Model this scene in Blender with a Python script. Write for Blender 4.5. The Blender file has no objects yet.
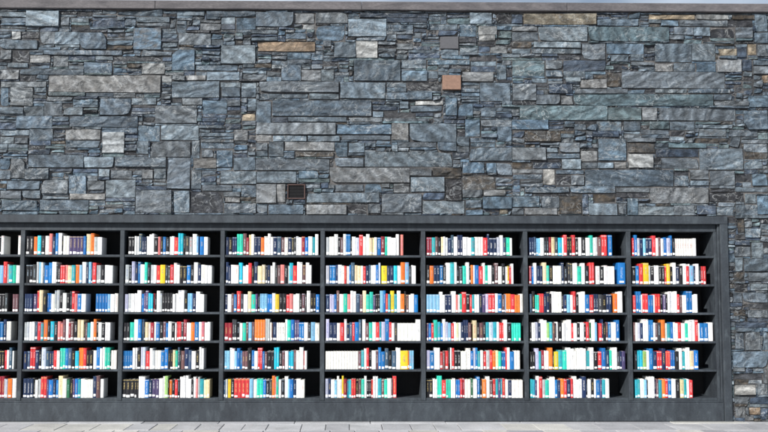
import bpy, math, random
from mathutils import Vector, Matrix, Euler
import numpy as np

# ------------------------------------------------------------------ camera, sky, sun, exposure
SC = bpy.context.scene
COL = SC.collection
F_PX, PPX, PPY = 866.0, 360.0, 236.0            # focal length and principal point in photo pixels (768 wide)
PITCH, YAW, ROLL = math.radians(3.9), math.radians(0.7), math.radians(0.09)
CAM = Vector((0.0, -10.8, 1.548))
ROT = (Matrix.Rotation(-YAW, 3, 'Z') @ Matrix.Rotation(math.pi / 2 + PITCH, 3, 'X') @ Matrix.Rotation(ROLL, 3, 'Z'))
cam_data = bpy.data.cameras.new('camera')
cam = bpy.data.objects.new('camera', cam_data)
COL.objects.link(cam)
cam.location = CAM
cam.rotation_euler = ROT.to_euler()
cam_data.sensor_width = 36.0
cam_data.lens = F_PX / 768.0 * 36.0
cam_data.shift_x = (384.0 - PPX) / 768.0
cam_data.shift_y = (PPY - 216.0) / 768.0
cam_data.clip_end = 3000.0
SC.camera = cam
SC.render.resolution_x, SC.render.resolution_y = 1024, 576

SUN_AZ, SUN_EL = math.radians(43.0), math.radians(30.0)
to_sun = Vector((-math.sin(SUN_AZ) * math.cos(SUN_EL), -math.cos(SUN_AZ) * math.cos(SUN_EL), math.sin(SUN_EL)))
world = bpy.data.worlds.new('World')
SC.world = world
world.use_nodes = True
wn = world.node_tree.nodes
wl = world.node_tree.links
bg = wn['Background']
sky = wn.new('ShaderNodeTexSky')
sky.sky_type = 'NISHITA'
sky.sun_disc = False
sky.sun_elevation = SUN_EL
sky.sun_rotation = math.radians(180.0 + 43.0)
# thin high cloud over the blue, everywhere in the sky
wtc = wn.new('ShaderNodeTexCoord')
wmap = wn.new('ShaderNodeMapping')
wmap.inputs['Scale'].default_value = (1.0, 1.0, 2.6)
wno = wn.new('ShaderNodeTexNoise')
wno.inputs['Scale'].default_value = 3.2
wno.inputs['Detail'].default_value = 6.0
wrm = wn.new('ShaderNodeValToRGB')
wrm.color_ramp.elements[0].position = 0.30
wrm.color_ramp.elements[1].position = 0.60
wmx = wn.new('ShaderNodeMixRGB')
wmx.inputs['Color2'].default_value = (9.0, 10.2, 11.8, 1)
wl.new(wtc.outputs['Generated'], wmap.inputs['Vector'])
wl.new(wmap.outputs['Vector'], wno.inputs['Vector'])
wl.new(wno.outputs['Fac'], wrm.inputs['Fac'])
wl.new(wrm.outputs['Color'], wmx.inputs['Fac'])
wl.new(sky.outputs['Color'], wmx.inputs['Color1'])
wl.new(wmx.outputs['Color'], bg.inputs['Color'])
bg.inputs['Strength'].default_value = 0.07

sun_data = bpy.data.lights.new('sun', 'SUN')
sun_data.energy = 5.0
sun_data.angle = math.radians(0.5)
sun_data.color = (1.0, 0.972, 0.925)
sun = bpy.data.objects.new('sun', sun_data)
COL.objects.link(sun)
sun.location = to_sun * 40
sun.rotation_euler = to_sun.to_track_quat('Z', 'Y').to_euler()

SC.view_settings.view_transform = 'Standard'
SC.view_settings.look = 'None'
SC.view_settings.gamma = 1.0
SC.view_settings.exposure = 0.18
SC.view_settings.use_curve_mapping = False

# ------------------------------------------------------------------ helpers
rnd = random.Random(11)


def ray(px, py):
    return ROT @ Vector(((px - PPX) / F_PX, -(py - PPY) / F_PX, -1.0))


def at(px, py, Y=0.0):
    """photo pixel -> point on the upright plane y = Y"""
    d = ray(px, py)
    return CAM + d * ((Y - CAM.y) / d.y)


def on_ground(px, py, Z=0.0):
    d = ray(px, py)
    return CAM + d * ((Z - CAM.z) / d.z)


class MB:
    """collects geometry; build() links it as ONE mesh object"""

    def __init__(self):
        self.v, self.f, self.mi, self.col, self.txt, self.seed, self.uv = [], [], [], [], [], [], []
        self.c, self.t, self.s = (0.5, 0.5, 0.5), (1, 1, 1), 0.0

    def add(self, verts, faces, mi=0, uvs=None):
        b = len(self.v)
        self.v += [tuple(p) for p in verts]
        self.col += [(*self.c, 1.0)] * len(verts)
        self.txt += [(*self.t, 1.0)] * len(verts)
        self.seed += [self.s] * len(verts)
        for k, fc in enumerate(faces):
            self.f.append(tuple(b + i for i in fc))
            self.mi.append(mi)
            self.uv.append(uvs[k] if uvs and uvs[k] else [(-1.0, -1.0)] * len(fc))

    def box(self, x0, x1, y0, y1, z0, z1, mi=0):
        v = [(x0, y0, z0), (x1, y0, z0), (x1, y1, z0), (x0, y1, z0), (x0, y0, z1), (x1, y0, z1), (x1, y1, z1), (x0, y1, z1)]
        self.add(v, [(0, 3, 2, 1), (4, 5, 6, 7), (0, 1, 5, 4), (1, 2, 6, 5), (2, 3, 7, 6), (3, 0, 4, 7)], mi)

    def cbox(self, x0, x1, y0, y1, z0, z1, c=0.004, mi=0):
        """box whose four front edges (at y0) are chamfered"""
        v = [(x0 + c, y0, z0 + c), (x1 - c, y0, z0 + c), (x1 - c, y0, z1 - c), (x0 + c, y0, z1 - c),
             (x0, y0 + c, z0), (x1, y0 + c, z0), (x1, y0 + c, z1), (x0, y0 + c, z1),
             (x0, y1, z0), (x1, y1, z0), (x1, y1, z1), (x0, y1, z1)]
        f = [(0, 1, 2, 3), (8, 11, 10, 9)]
        for i in range(4):
            j = (i + 1) % 4
            f += [(4 + i, 4 + j, j, i), (8 + i, 8 + j, 4 + j, 4 + i)]
        self.add(v, f, mi)

    def tbox(self, x0, x1, y0, y1, z0, z1, c=0.004, mi=0):
        """slab whose top edges are chamfered"""
        v = [(x0, y0, z0), (x1, y0, z0), (x1, y1, z0), (x0, y1, z0),
             (x0, y0, z1 - c), (x1, y0, z1 - c), (x1, y1, z1 - c), (x0, y1, z1 - c),
             (x0 + c, y0 + c, z1), (x1 - c, y0 + c, z1), (x1 - c, y1 - c, z1), (x0 + c, y1 - c, z1)]
        f = [(0, 3, 2, 1), (8, 9, 10, 11)]
        for i in range(4):
            j = (i + 1) % 4
            f += [(i, j, 4 + j, 4 + i), (4 + i, 4 + j, 8 + j, 8 + i)]
        self.add(v, f, mi)

    def build(self, name, mats, parent=None, loc=None, smooth=False):
        me = bpy.data.meshes.new(name)
        me.from_pydata(self.v, [], self.f)
        if not isinstance(mats, (list, tuple)):
            mats = [mats]
        for m in mats:
            me.materials.append(m)
        me.polygons.foreach_set('material_index', self.mi)
        a = me.attributes.new('col', 'FLOAT_COLOR', 'POINT')
        a.data.foreach_set('color', np.array(self.col, dtype=np.float32).ravel())
        a = me.attributes.new('txt', 'FLOAT_COLOR', 'POINT')
        a.data.foreach_set('color', np.array(self.txt, dtype=np.float32).ravel())
        a = me.attributes.new('seed', 'FLOAT', 'POINT')
        a.data.foreach_set('value', np.array(self.seed, dtype=np.float32))
        uvl = me.uv_layers.new(name='UVMap')
        uvl.data.foreach_set('uv', np.array([c for u in self.uv for p in u for c in p], dtype=np.float32))
        if smooth:
            me.polygons.foreach_set('use_smooth', [True] * len(me.polygons))
        me.update()
        o = bpy.data.objects.new(name, me)
        COL.objects.link(o)
        if loc is not None:
            o.location = loc
        if parent is not None:
            o.parent = parent
        return o


def tag(o, label=None, cat=None, group=None, kind=None):
    if label:
        o['label'] = label
    if cat:
        o['category'] = cat
    if group:
        o['group'] = group
    if kind:
        o['kind'] = kind
    return o


def empty(name, loc):
    o = bpy.data.objects.new(name, None)
    COL.objects.link(o)
    o.location = loc
    return o


# ------------------------------------------------------------------ materials
class NT:
    def __init__(self, name):
        self.m = bpy.data.materials.new(name)
        self.m.use_nodes = True
        self.t = self.m.node_tree
        self.b = self.t.nodes['Principled BSDF']

    def n(self, kind, **kw):
        nd = self.t.nodes.new(kind)
        for k, v in kw.items():
            if hasattr(nd, k) and not k[0].isupper():
                setattr(nd, k, v)
        for k, v in kw.items():
            if k[0].isupper():
                nd.inputs[k.replace('_', ' ')].default_value = v
        return nd

    def l(self, a, b):
        self.t.links.new(a, b)

    def attr(self, name):
        return self.n('ShaderNodeAttribute', attribute_name=name)

    def math(self, op, a, b=None, clamp=False):
        nd = self.n('ShaderNodeMath', operation=op, use_clamp=clamp)
        for i, x in enumerate((a, b)):
            if x is None:
                continue
            if isinstance(x, (int, float)):
                nd.inputs[i].default_value = x
            else:
                self.l(x, nd.inputs[i])
        return nd.outputs[0]

    def mix(self, fac, a, b, blend='MIX'):
        nd = self.n('ShaderNodeMixRGB', blend_type=blend)
        for i, x in zip(('Fac', 'Color1', 'Color2'), (fac, a, b)):
            if isinstance(x, (int, float)):
                nd.inputs[i].default_value = x
            elif isinstance(x, tuple):
                nd.inputs[i].default_value = (*x, 1.0) if len(x) == 3 else x
            else:
                self.l(x, nd.inputs[i])
        return nd.outputs[0]

    def ramp(self, fac, pts):
        nd = self.n('ShaderNodeValToRGB')
        el = nd.color_ramp.elements
        while len(el) < len(pts):
            el.new(0.5)
        for e, (p, c) in zip(el, pts):
            e.position = p
            e.color = (c, c, c, 1) if isinstance(c, (int, float)) else (*c, 1)
        self.l(fac, nd.inputs['Fac'])
        return nd.outputs['Color']

    def noise(self, vec, scale, detail=4.0, rough=0.55, dist=0.0):
        nd = self.n('ShaderNodeTexNoise')
        nd.inputs['Scale'].default_value = scale
        nd.inputs['Detail'].default_value = detail
        nd.inputs['Roughness'].default_value = rough
        nd.inputs['Distortion'].default_value = dist
        if vec is not None:
            self.l(vec, nd.inputs['Vector'])
        return nd.outputs['Fac']

    def bump(self, height, strength, dist):
        nd = self.n('ShaderNodeBump')
        nd.inputs['Strength'].default_value = strength
        nd.inputs['Distance'].default_value = dist
        self.l(height, nd.inputs['Height'])
        self.l(nd.outputs['Normal'], self.b.inputs['Normal'])

    def seeded_position(self, stretch=(1, 1, 1)):
        g = self.n('ShaderNodeNewGeometry')
        s = self.attr('seed')
        cb = self.n('ShaderNodeCombineXYZ')
        self.l(self.math('MULTIPLY', s.outputs['Fac'], 37.0), cb.inputs[0])
        self.l(self.math('MULTIPLY', s.outputs['Fac'], 91.0), cb.inputs[1])
        self.l(self.math('MULTIPLY', s.outputs['Fac'], 53.0), cb.inputs[2])
        ad = self.n('ShaderNodeVectorMath', operation='ADD')
        self.l(g.outputs['Position'], ad.inputs[0])
        self.l(cb.outputs[0], ad.inputs[1])
        mp = self.n('ShaderNodeMapping')
        mp.inputs['Scale'].default_value = stretch
        self.l(ad.outputs[0], mp.inputs['Vector'])
        return mp.outputs[0], s.outputs['Fac']


def make_stone():
    q = NT('slate')
    pos, seed = q.seeded_position((1.0, 1.0, 1.45))
    col = q.attr('col').outputs['Color']
    rust = q.attr('txt').outputs['Fac']          # iron staining of this stone, 0..1
    big = q.noise(pos, 4.2, 8.0, 0.62, 1.6)
    fine = q.noise(pos, 34.0, 6.0, 0.7, 0.6)
    vein = q.noise(pos, 3.4, 3.0, 0.5, 2.6)
    c = q.mix(1.0, col, q.ramp(big, [(0.30, 0.48), (0.5, 0.98), (0.70, 1.62)]), 'MULTIPLY')
    c = q.mix(1.0, c, q.ramp(fine, [(0.3, 0.70), (0.5, 1.0), (0.72, 1.32)]), 'MULTIPLY')
    line = q.math('ABSOLUTE', q.math('SUBTRACT', vein, 0.5))
    lf = q.ramp(line, [(0.0, 0.55), (0.010, 0.25), (0.030, 0.0)])
    lf = q.math('MULTIPLY', lf, q.ramp(q.noise(pos, 1.7, 2.0), [(0.44, 0.0), (0.60, 1.0)]))
    sw = q.n('ShaderNodeTexWave', wave_type='BANDS', bands_direction='DIAGONAL')
    sw.inputs['Scale'].default_value = 2.7
    sw.inputs['Distortion'].default_value = 7.0
    sw.inputs['Detail'].default_value = 5.0
    sw.inputs['Detail Scale'].default_value = 1.1
    sw.inputs['Detail Roughness'].default_value = 0.72
    vr = q.n('ShaderNodeVectorRotate', rotation_type='Y_AXIS')
    q.l(pos, vr.inputs['Vector'])
    q.l(q.math('MULTIPLY', seed, 25.0), vr.inputs['Angle'])
    q.l(vr.outputs[0], sw.inputs['Vector'])
    c = q.mix(1.0, c, q.ramp(sw.outputs['Fac'], [(0.0, 0.70), (0.35, 0.94), (0.7, 1.0), (1.0, 1.34)]), 'MULTIPLY')
    c = q.mix(lf, c, (0.44, 0.46, 0.47))
    # warm and green-grey drifts inside the slate
    drift = q.noise(pos, 2.1, 3.0, 0.5, 0.5)
    c = q.mix(q.ramp(drift, [(0.5, 0.0), (0.72, 0.22)]), c, (0.125, 0.13, 0.135))
    st = q.noise(pos, 7.5, 5.0, 0.6, 1.0)
    rf = q.math('MULTIPLY', q.ramp(st, [(0.44, 0.0), (0.6, 1.0)]), rust)
    c = q.mix(rf, c, q.mix(fine, (0.05, 0.035, 0.02), (0.19, 0.135, 0.08)))
    wash = q.n('ShaderNodeMapping')              # weathering that runs across several stones
    wash.inputs['Scale'].default_value = (1.5, 1.0, 0.55)
    q.l(q.n('ShaderNodeNewGeometry').outputs['Position'], wash.inputs['Vector'])
    c = q.mix(1.0, c, q.ramp(q.noise(wash.outputs[0], 1.1, 5.0, 0.6, 0.6), [(0.3, (0.74, 0.75, 0.77)), (0.5, (1.0, 1.0, 1.0)), (0.7, (1.22, 1.2, 1.17))]), 'MULTIPLY')
    q.l(c, q.b.inputs['Base Color'])
    q.l(q.ramp(big, [(0.3, 0.75), (0.7, 0.5)]), q.b.inputs['Roughness'])
    q.b.inputs['Specular IOR Level'].default_value = 0.4
    wv = q.n('ShaderNodeTexWave', wave_type='BANDS', bands_direction='DIAGONAL')
    wv.inputs['Scale'].default_value = 3.6
    wv.inputs['Distortion'].default_value = 9.0
    wv.inputs['Detail'].default_value = 4.0
    wv.inputs['Detail Scale'].default_value = 1.3
    q.l(vr.outputs[0], wv.inputs['Vector'])
    h = q.math('ADD', q.math('MULTIPLY', wv.outputs['Fac'], 0.4), q.math('MULTIPLY', big, 1.3))
    h = q.math('ADD', h, q.math('MULTIPLY', fine, 0.16))
    terr = q.math('SNAP', q.noise(pos, 5.5, 5.0, 0.55, 1.2), 0.07)
    h = q.math('ADD', h, q.math('MULTIPLY', terr, 1.1))
    q.bump(h, 0.85, 0.022)
    return q.m


def make_mortar():
    q = NT('mortar')
    g = q.n('ShaderNodeNewGeometry').outputs['Position']
    f = q.noise(g, 1.2, 4.0, 0.6)
    f2 = q.noise(g, 45.0, 4.0, 0.6)
    c = q.mix(q.ramp(f, [(0.46, 0.0), (0.66, 1.0)]), (0.042, 0.044, 0.048), (0.17, 0.16, 0.155))
    c = q.mix(1.0, c, q.ramp(f2, [(0.3, 0.6), (0.7, 1.3)]), 'MULTIPLY')
    q.l(c, q.b.inputs['Base Color'])
    q.b.inputs['Roughness'].default_value = 0.95
    q.bump(f2, 0.8, 0.01)
    return q.m


def make_case():
    """dark grey patinated cast surface of the bookcase"""
    q = NT('case_grey')
    g = q.n('ShaderNodeNewGeometry').outputs['Position']
    mp = q.n('ShaderNodeMapping')
    mp.inputs['Scale'].default_value = (1.0, 1.0, 0.45)
    q.l(g, mp.inputs['Vector'])
    a = q.noise(mp.outputs[0], 3.4, 7.0, 0.62, 0.7)
    b = q.noise(mp.outputs[0], 11.0, 6.0, 0.65, 0.4)
    f = q.noise(g, 70.0, 3.0, 0.6)
    c = q.mix(q.ramp(a, [(0.3, 0.0), (0.7, 1.0)]), (0.024, 0.029, 0.036), (0.045, 0.055, 0.066))
    c = q.mix(q.ramp(b, [(0.52, 0.0), (0.72, 0.7)]), c, (0.078, 0.094, 0.107))
    c = q.mix(q.ramp(b, [(0.28, 0.7), (0.46, 0.0)]), c, (0.016, 0.019, 0.025))
    c = q.mix(1.0, c, q.ramp(f, [(0.3, 0.85), (0.7, 1.15)]), 'MULTIPLY')
    q.l(c, q.b.inputs['Base Color'])
    q.l(q.ramp(a, [(0.3, 0.55), (0.7, 0.75)]), q.b.inputs['Roughness'])
    q.b.inputs['Specular IOR Level'].default_value = 0.35
    q.bump(q.math('ADD', q.math('MULTIPLY', b, 0.6), q.math('MULTIPLY', f, 0.25)), 0.35, 0.006)
    return q.m


def make_coping():
    q = NT('coping_stone')
    pos, seed = q.seeded_position((0.6, 1, 2.0))
    a = q.noise(pos, 5.0, 7.0, 0.65, 0.6)
    f = q.noise(pos, 40.0, 5.0, 0.65)
    c = q.mix(q.ramp(a, [(0.3, 0.0), (0.7, 1.0)]), (0.062, 0.058, 0.064), (0.15, 0.138, 0.142))
    c = q.mix(1.0, c, q.ramp(f, [(0.3, 0.7), (0.7, 1.25)]), 'MULTIPLY')
    q.l(c, q.b.inputs['Base Color'])
    q.b.inputs['Roughness'].default_value = 0.8
    q.bump(f, 0.5, 0.006)
    return q.m


def make_paving():
    q = NT('paving')
    pos, seed = q.seeded_position()
    col = q.attr('col').outputs['Color']
    a = q.noise(pos, 2.4, 6.0, 0.6, 0.4)
    f = q.noise(pos, 55.0, 5.0, 0.7)
    c = q.mix(1.0, col, q.ramp(a, [(0.3, 0.78), (0.7, 1.14)]), 'MULTIPLY')
    c = q.mix(1.0, c, q.ramp(f, [(0.28, 0.72), (0.5, 1.0), (0.72, 1.14)]), 'MULTIPLY')
    q.l(c, q.b.inputs['Base Color'])
    q.b.inputs['Roughness'].default_value = 0.85
    q.bump(f, 0.4, 0.004)
    return q.m


def make_plain(name, c, rough=0.8, var=0.25, scale=20.0, metal=0.0, bump=0.0):
    q = NT(name)
    g = q.n('ShaderNodeNewGeometry').outputs['Position']
    f = q.noise(g, scale, 5.0, 0.62)
    q.l(q.mix(1.0, c, q.ramp(f, [(0.3, 1 - var), (0.7, 1 + var)]), 'MULTIPLY'), q.b.inputs['Base Color'])
    q.b.inputs['Roughness'].default_value = rough
    q.b.inputs['Metallic'].default_value = metal
    if bump:
        q.bump(f, 0.5, bump)
    return q.m


def make_cover():
    """book cover: own colour, with the title print on the spine laid out in the spine's UV"""
    q = NT('book_cover')
    col = q.attr('col').outputs['Color']
    txt = q.attr('txt').outputs['Color']
    seed = q.attr('seed').outputs['Fac']
    uvn = q.n('ShaderNodeUVMap', uv_map='UVMap')
    sp = q.n('ShaderNodeSeparateXYZ')
    q.l(uvn.outputs['UV'], sp.inputs[0])
    u, v = sp.outputs['X'], sp.outputs['Y']
    # printed title: strokes along the spine
    cb = q.n('ShaderNodeCombineXYZ')
    q.l(q.math('MULTIPLY', u, 4.0), cb.inputs[0])
    q.l(q.math('MULTIPLY', v, 70.0), cb.inputs[1])
    q.l(q.math('MULTIPLY', seed, 71.0), cb.inputs[2])
    letters = q.math('GREATER_THAN', q.noise(cb.outputs[0], 1.0, 2.0, 0.6), 0.50)
    across = q.math('LESS_THAN', q.math('ABSOLUTE', q.math('SUBTRACT', u, 0.5)), 0.15)
    lo = q.math('ADD', 0.24, q.math('MULTIPLY', q.math('FRACT', q.math('MULTIPLY', seed, 7.13)), 0.3))
    hi = q.math('SUBTRACT', 0.90, q.math('MULTIPLY', q.math('FRACT', q.math('MULTIPLY', seed, 3.71)), 0.2))
    span = q.math('MULTIPLY', q.math('GREATER_THAN', v, lo), q.math('LESS_THAN', v, hi))
    mask = q.math('MULTIPLY', q.math('MULTIPLY', letters, across), span)
    # one book in four carries a band across the spine
    bc = q.math('ADD', 0.945, q.math('MULTIPLY', q.math('FRACT', q.math('MULTIPLY', seed, 5.37)), 0.02))
    band = q.math('LESS_THAN', q.math('ABSOLUTE', q.math('SUBTRACT', v, bc)), 0.016)
    band = q.math('MULTIPLY', band, q.math('LESS_THAN', q.math('FRACT', q.math('MULTIPLY', seed, 11.9)), 0.3))
    c = q.mix(q.math('MULTIPLY', q.math('MAXIMUM', mask, band), 0.6), col, txt)
    g = q.n('ShaderNodeNewGeometry').outputs['Position']
    w = q.noise(g, 30.0, 4.0, 0.6)
    c = q.mix(1.0, c, q.ramp(w, [(0.3, 0.86), (0.7, 1.08)]), 'MULTIPLY')
    q.l(c, q.b.inputs['Base Color'])
    q.b.inputs['Roughness'].default_value = 0.55
    q.b.inputs['Specular IOR Level'].default_value = 0.3
    return q.m


def make_pages():
    q = NT('book_pages')
    g = q.n('ShaderNodeNewGeometry').outputs['Position']
    mp = q.n('ShaderNodeMapping')
    mp.inputs['Scale'].default_value = (900.0, 4.0, 4.0)
    q.l(g, mp.inputs['Vector'])
    f = q.noise(mp.outputs[0], 1.0, 2.0)
    q.l(q.mix(f, (0.62, 0.58, 0.5), (0.78, 0.75, 0.68)), q.b.inputs['Base Color'])
    q.b.inputs['Roughness'].default_value = 0.9
    return q.m


def make_sticker():
    q = NT('spine_sticker')
    uvn = q.n('ShaderNodeUVMap', uv_map='UVMap')
    seed = q.attr('seed').outputs['Fac']
    sp = q.n('ShaderNodeSeparateXYZ')
    q.l(uvn.outputs['UV'], sp.inputs[0])
    rows = q.math('FRACT', q.math('MULTIPLY', sp.outputs['Y'], 3.0))
    inrow = q.math('MULTIPLY', q.math('GREATER_THAN', rows, 0.3), q.math('LESS_THAN', rows, 0.7))
    cb = q.n('ShaderNodeCombineXYZ')
    q.l(q.math('MULTIPLY', sp.outputs['X'], 9.0), cb.inputs[0])
    q.l(q.math('ADD', q.math('MULTIPLY', sp.outputs['Y'], 3.0), q.math('MULTIPLY', seed, 90.0)), cb.inputs[1])
    ink = q.math('MULTIPLY', inrow, q.math('GREATER_THAN', q.noise(cb.outputs[0], 1.0, 1.0), 0.56))
    q.l(q.mix(ink, (0.82, 0.82, 0.81), (0.25, 0.25, 0.27)), q.b.inputs['Base Color'])
    q.b.inputs['Roughness'].default_value = 0.6
    return q.m


M_STONE, M_MORTAR, M_CASE, M_COPING, M_PAVE = make_stone(), make_mortar(), make_case(), make_coping(), make_paving()
M_BED = make_plain('joint_sand', (0.13, 0.125, 0.12), 0.95, 0.3, 60.0, bump=0.004)
M_GROUND = make_plain('asphalt_ground', (0.10, 0.10, 0.10), 0.95, 0.3, 8.0, bump=0.004)
M_COVER, M_PAGES, M_STICKER = make_cover(), make_pages(), make_sticker()
M_PLATE_GREY = make_plain('grey_plate', (0.085, 0.085, 0.093), 0.55, 0.12, 30.0)
M_PLATE_RUST = make_plain('rust_plate', (0.225, 0.135, 0.098), 0.8, 0.18, 24.0, bump=0.002)
M_PLATE_DARK = make_plain('dark_grille', (0.020, 0.020, 0.022), 0.6, 0.2, 30.0)
M_PLATE_FRAME = make_plain('copper_frame', (0.085, 0.048, 0.042), 0.6, 0.25, 30.0)

# ------------------------------------------------------------------ key lines of the place, in metres
YW = -0.058                    # mean face of the stonework
YF = -0.078                    # front of the bookcase frame
DEPTH = 0.43                   # clear depth of the bookcase
UP = [at(x, 315).x for x in (-279.0, -179.0, -79.0, 20.9, 121.0, 221.8, 322.4, 423.5, 526.2, 629.8)]   # upright centres
X_IN = at(715.6, 315).x        # inner face of the end panel
X_P0, X_P1 = at(722.6, 315, YF).x, at(730.3, 315, YF).x   # end post
X_L1, X_L0 = UP[0] + 0.026, UP[0] - 0.17                  # far end of the case
Z_SHELF = [at(384, y).z for y in (255.2, 283.7, 312.3, 340.9, 369.4, 398.0)]
Z_OPEN = at(384, 231.0).z      # underside of the top rail
Z_HB, Z_HT = at(384, 223.3, YF).z, at(384, 215.4, YF).z   # header beam
Z_PL = at(384, 400.8, -0.05).z
Z_CB, Z_CT = at(384, 9.8, YW - 0.038).z, at(384, 1.4, YW - 0.038).z
X_WL, X_WR = -10.2, 9.2        # stone wall ends

# ------------------------------------------------------------------ ground and pavement
g = MB()
g.add([(-400, -400, -0.07), (400, -400, -0.07), (400, 1500, -0.07), (-400, 1500, -0.07)], [(0, 1, 2, 3)])
tag(g.build('ground', M_GROUND), kind='structure')
pv = MB()
pv.box(X_WL - 2, X_WR + 2, -16.0, 0.5, -0.069, -0.014)
pavement = tag(pv.build('pavement', M_BED), kind='structure')
j1 = [-300, -262, -233, -199, -166, -141, -108, -76, -48, -22, 11.5, 37.5, 70.6, 104, 136, 160, 180, 203, 226, 247, 270, 303, 326.5, 349.5, 381, 409, 432, 456,
      499, 530, 561, 590, 626, 661, 695, 731, 762, 800, 840, 872, 905, 940, 972, 1005]
xs1 = [on_ground(x, 422.6).x for x in j1]


def slab_tint():
    k = rnd.random()
    if k < 0.22:
        c = (0.50, 0.49, 0.46)
    elif k < 0.45:
        c = (0.37, 0.37, 0.385)
    else:
        c = (0.43, 0.43, 0.44)
    s = rnd.uniform(0.9, 1.08)
    return tuple(min(0.8, x * s) for x in c)


rest = MB()
y_far = YF + 0.03
y_edge, row = -0.05, 0
y = -0.225
strips = [(-0.225, -0.052)]
while y > -15.5:
    dpt = (0.46, 0.50, 0.44, 0.52)[len(strips) % 4]
    strips.append((y - dpt, y))
    y -= dpt
for r, (ya, yb) in enumerate(strips):
    if r == 0:
        xs = [X_WL - 1.5 + k * 0.92 for k in range(26)]
    elif r == 1:
        xs = xs1
    else:
        xs, xx = [], X_WL - 1 + rnd.uniform(0, 0.3)
        while xx < X_WR + 1:
            xs.append(xx)
            xx += rnd.choice((0.28, 0.34, 0.42, 0.5))
    for xa, xb in zip(xs[:-1], xs[1:]):
        if r == 0 and xb > X_WR + 1:
            continue
        dz = rnd.uniform(-0.002, 0.002)
        if r < 4 and -5.6 < xa < 6.0:
            b = MB()
            b.c, b.s = slab_tint(), rnd.random()
            if r == 0:
                b.c = tuple(min(0.75, x * 1.08) for x in b.c)
            cx, cy = (xa + xb) / 2, (ya + yb) / 2
            hx, hy = (xb - xa) / 2 - 0.004, (yb - ya) / 2 - 0.004
            b.tbox(-hx, hx, -hy, hy, -0.05, dz, 0.004)
            b.build('paving_slab', M_PAVE, pavement, (cx, cy, 0))
        else:
            rest.c, rest.s = slab_tint(), rnd.random()
            rest.tbox(xa + 0.004, xb - 0.004, ya + 0.004, yb - 0.004, -0.05, dz, 0.004)
tag(rest.build('paving_slabs', M_PAVE, pavement), kind='stuff')

# ------------------------------------------------------------------ stone wall
wall = empty('stone_wall', (0, 0.2, 0))
tag(wall, 'tall blue-grey slate dry-stone wall with long flat stones around the bookcase', 'wall')
wall_loc = Vector((0, 0.2, 0))
YB = YW + 0.019                # mortar face behind the stone faces
core = MB()
core.box(X_WL, X_WR, YB, 0.62, Z_HT + 0.004, Z_CB - 0.002)
core.box(X_P1 + 0.003, X_WR, YB, 0.62, -0.01, Z_HT + 0.004)
core.box(X_WL, X_L0 - 0.003, YB, 0.62, -0.01, Z_HT + 0.004)
core.box(X_L0 - 0.003, X_P1 + 0.003, DEPTH + 0.05, 0.62, -0.01, Z_HT + 0.004)
core.build('mortar_core', M_MORTAR, wall, -wall_loc)

PAL = {'a': (0.088, 0.118, 0.148), 'b': (0.085, 0.130, 0.175), 'l': (0.150, 0.192, 0.228), 'p': (0.180, 0.188, 0.195),
       't': (0.27, 0.232, 0.175), 'd': (0.030, 0.032, 0.038), 'g': (0.095, 0.138, 0.155), 'n': (0.046, 0.066, 0.098),
       'm': (0.044, 0.044, 0.044), 'k': (0.110, 0.130, 0.150), 'w': (0.285, 0.292, 0.29), 'o': (0.275, 0.205, 0.145)}
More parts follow.
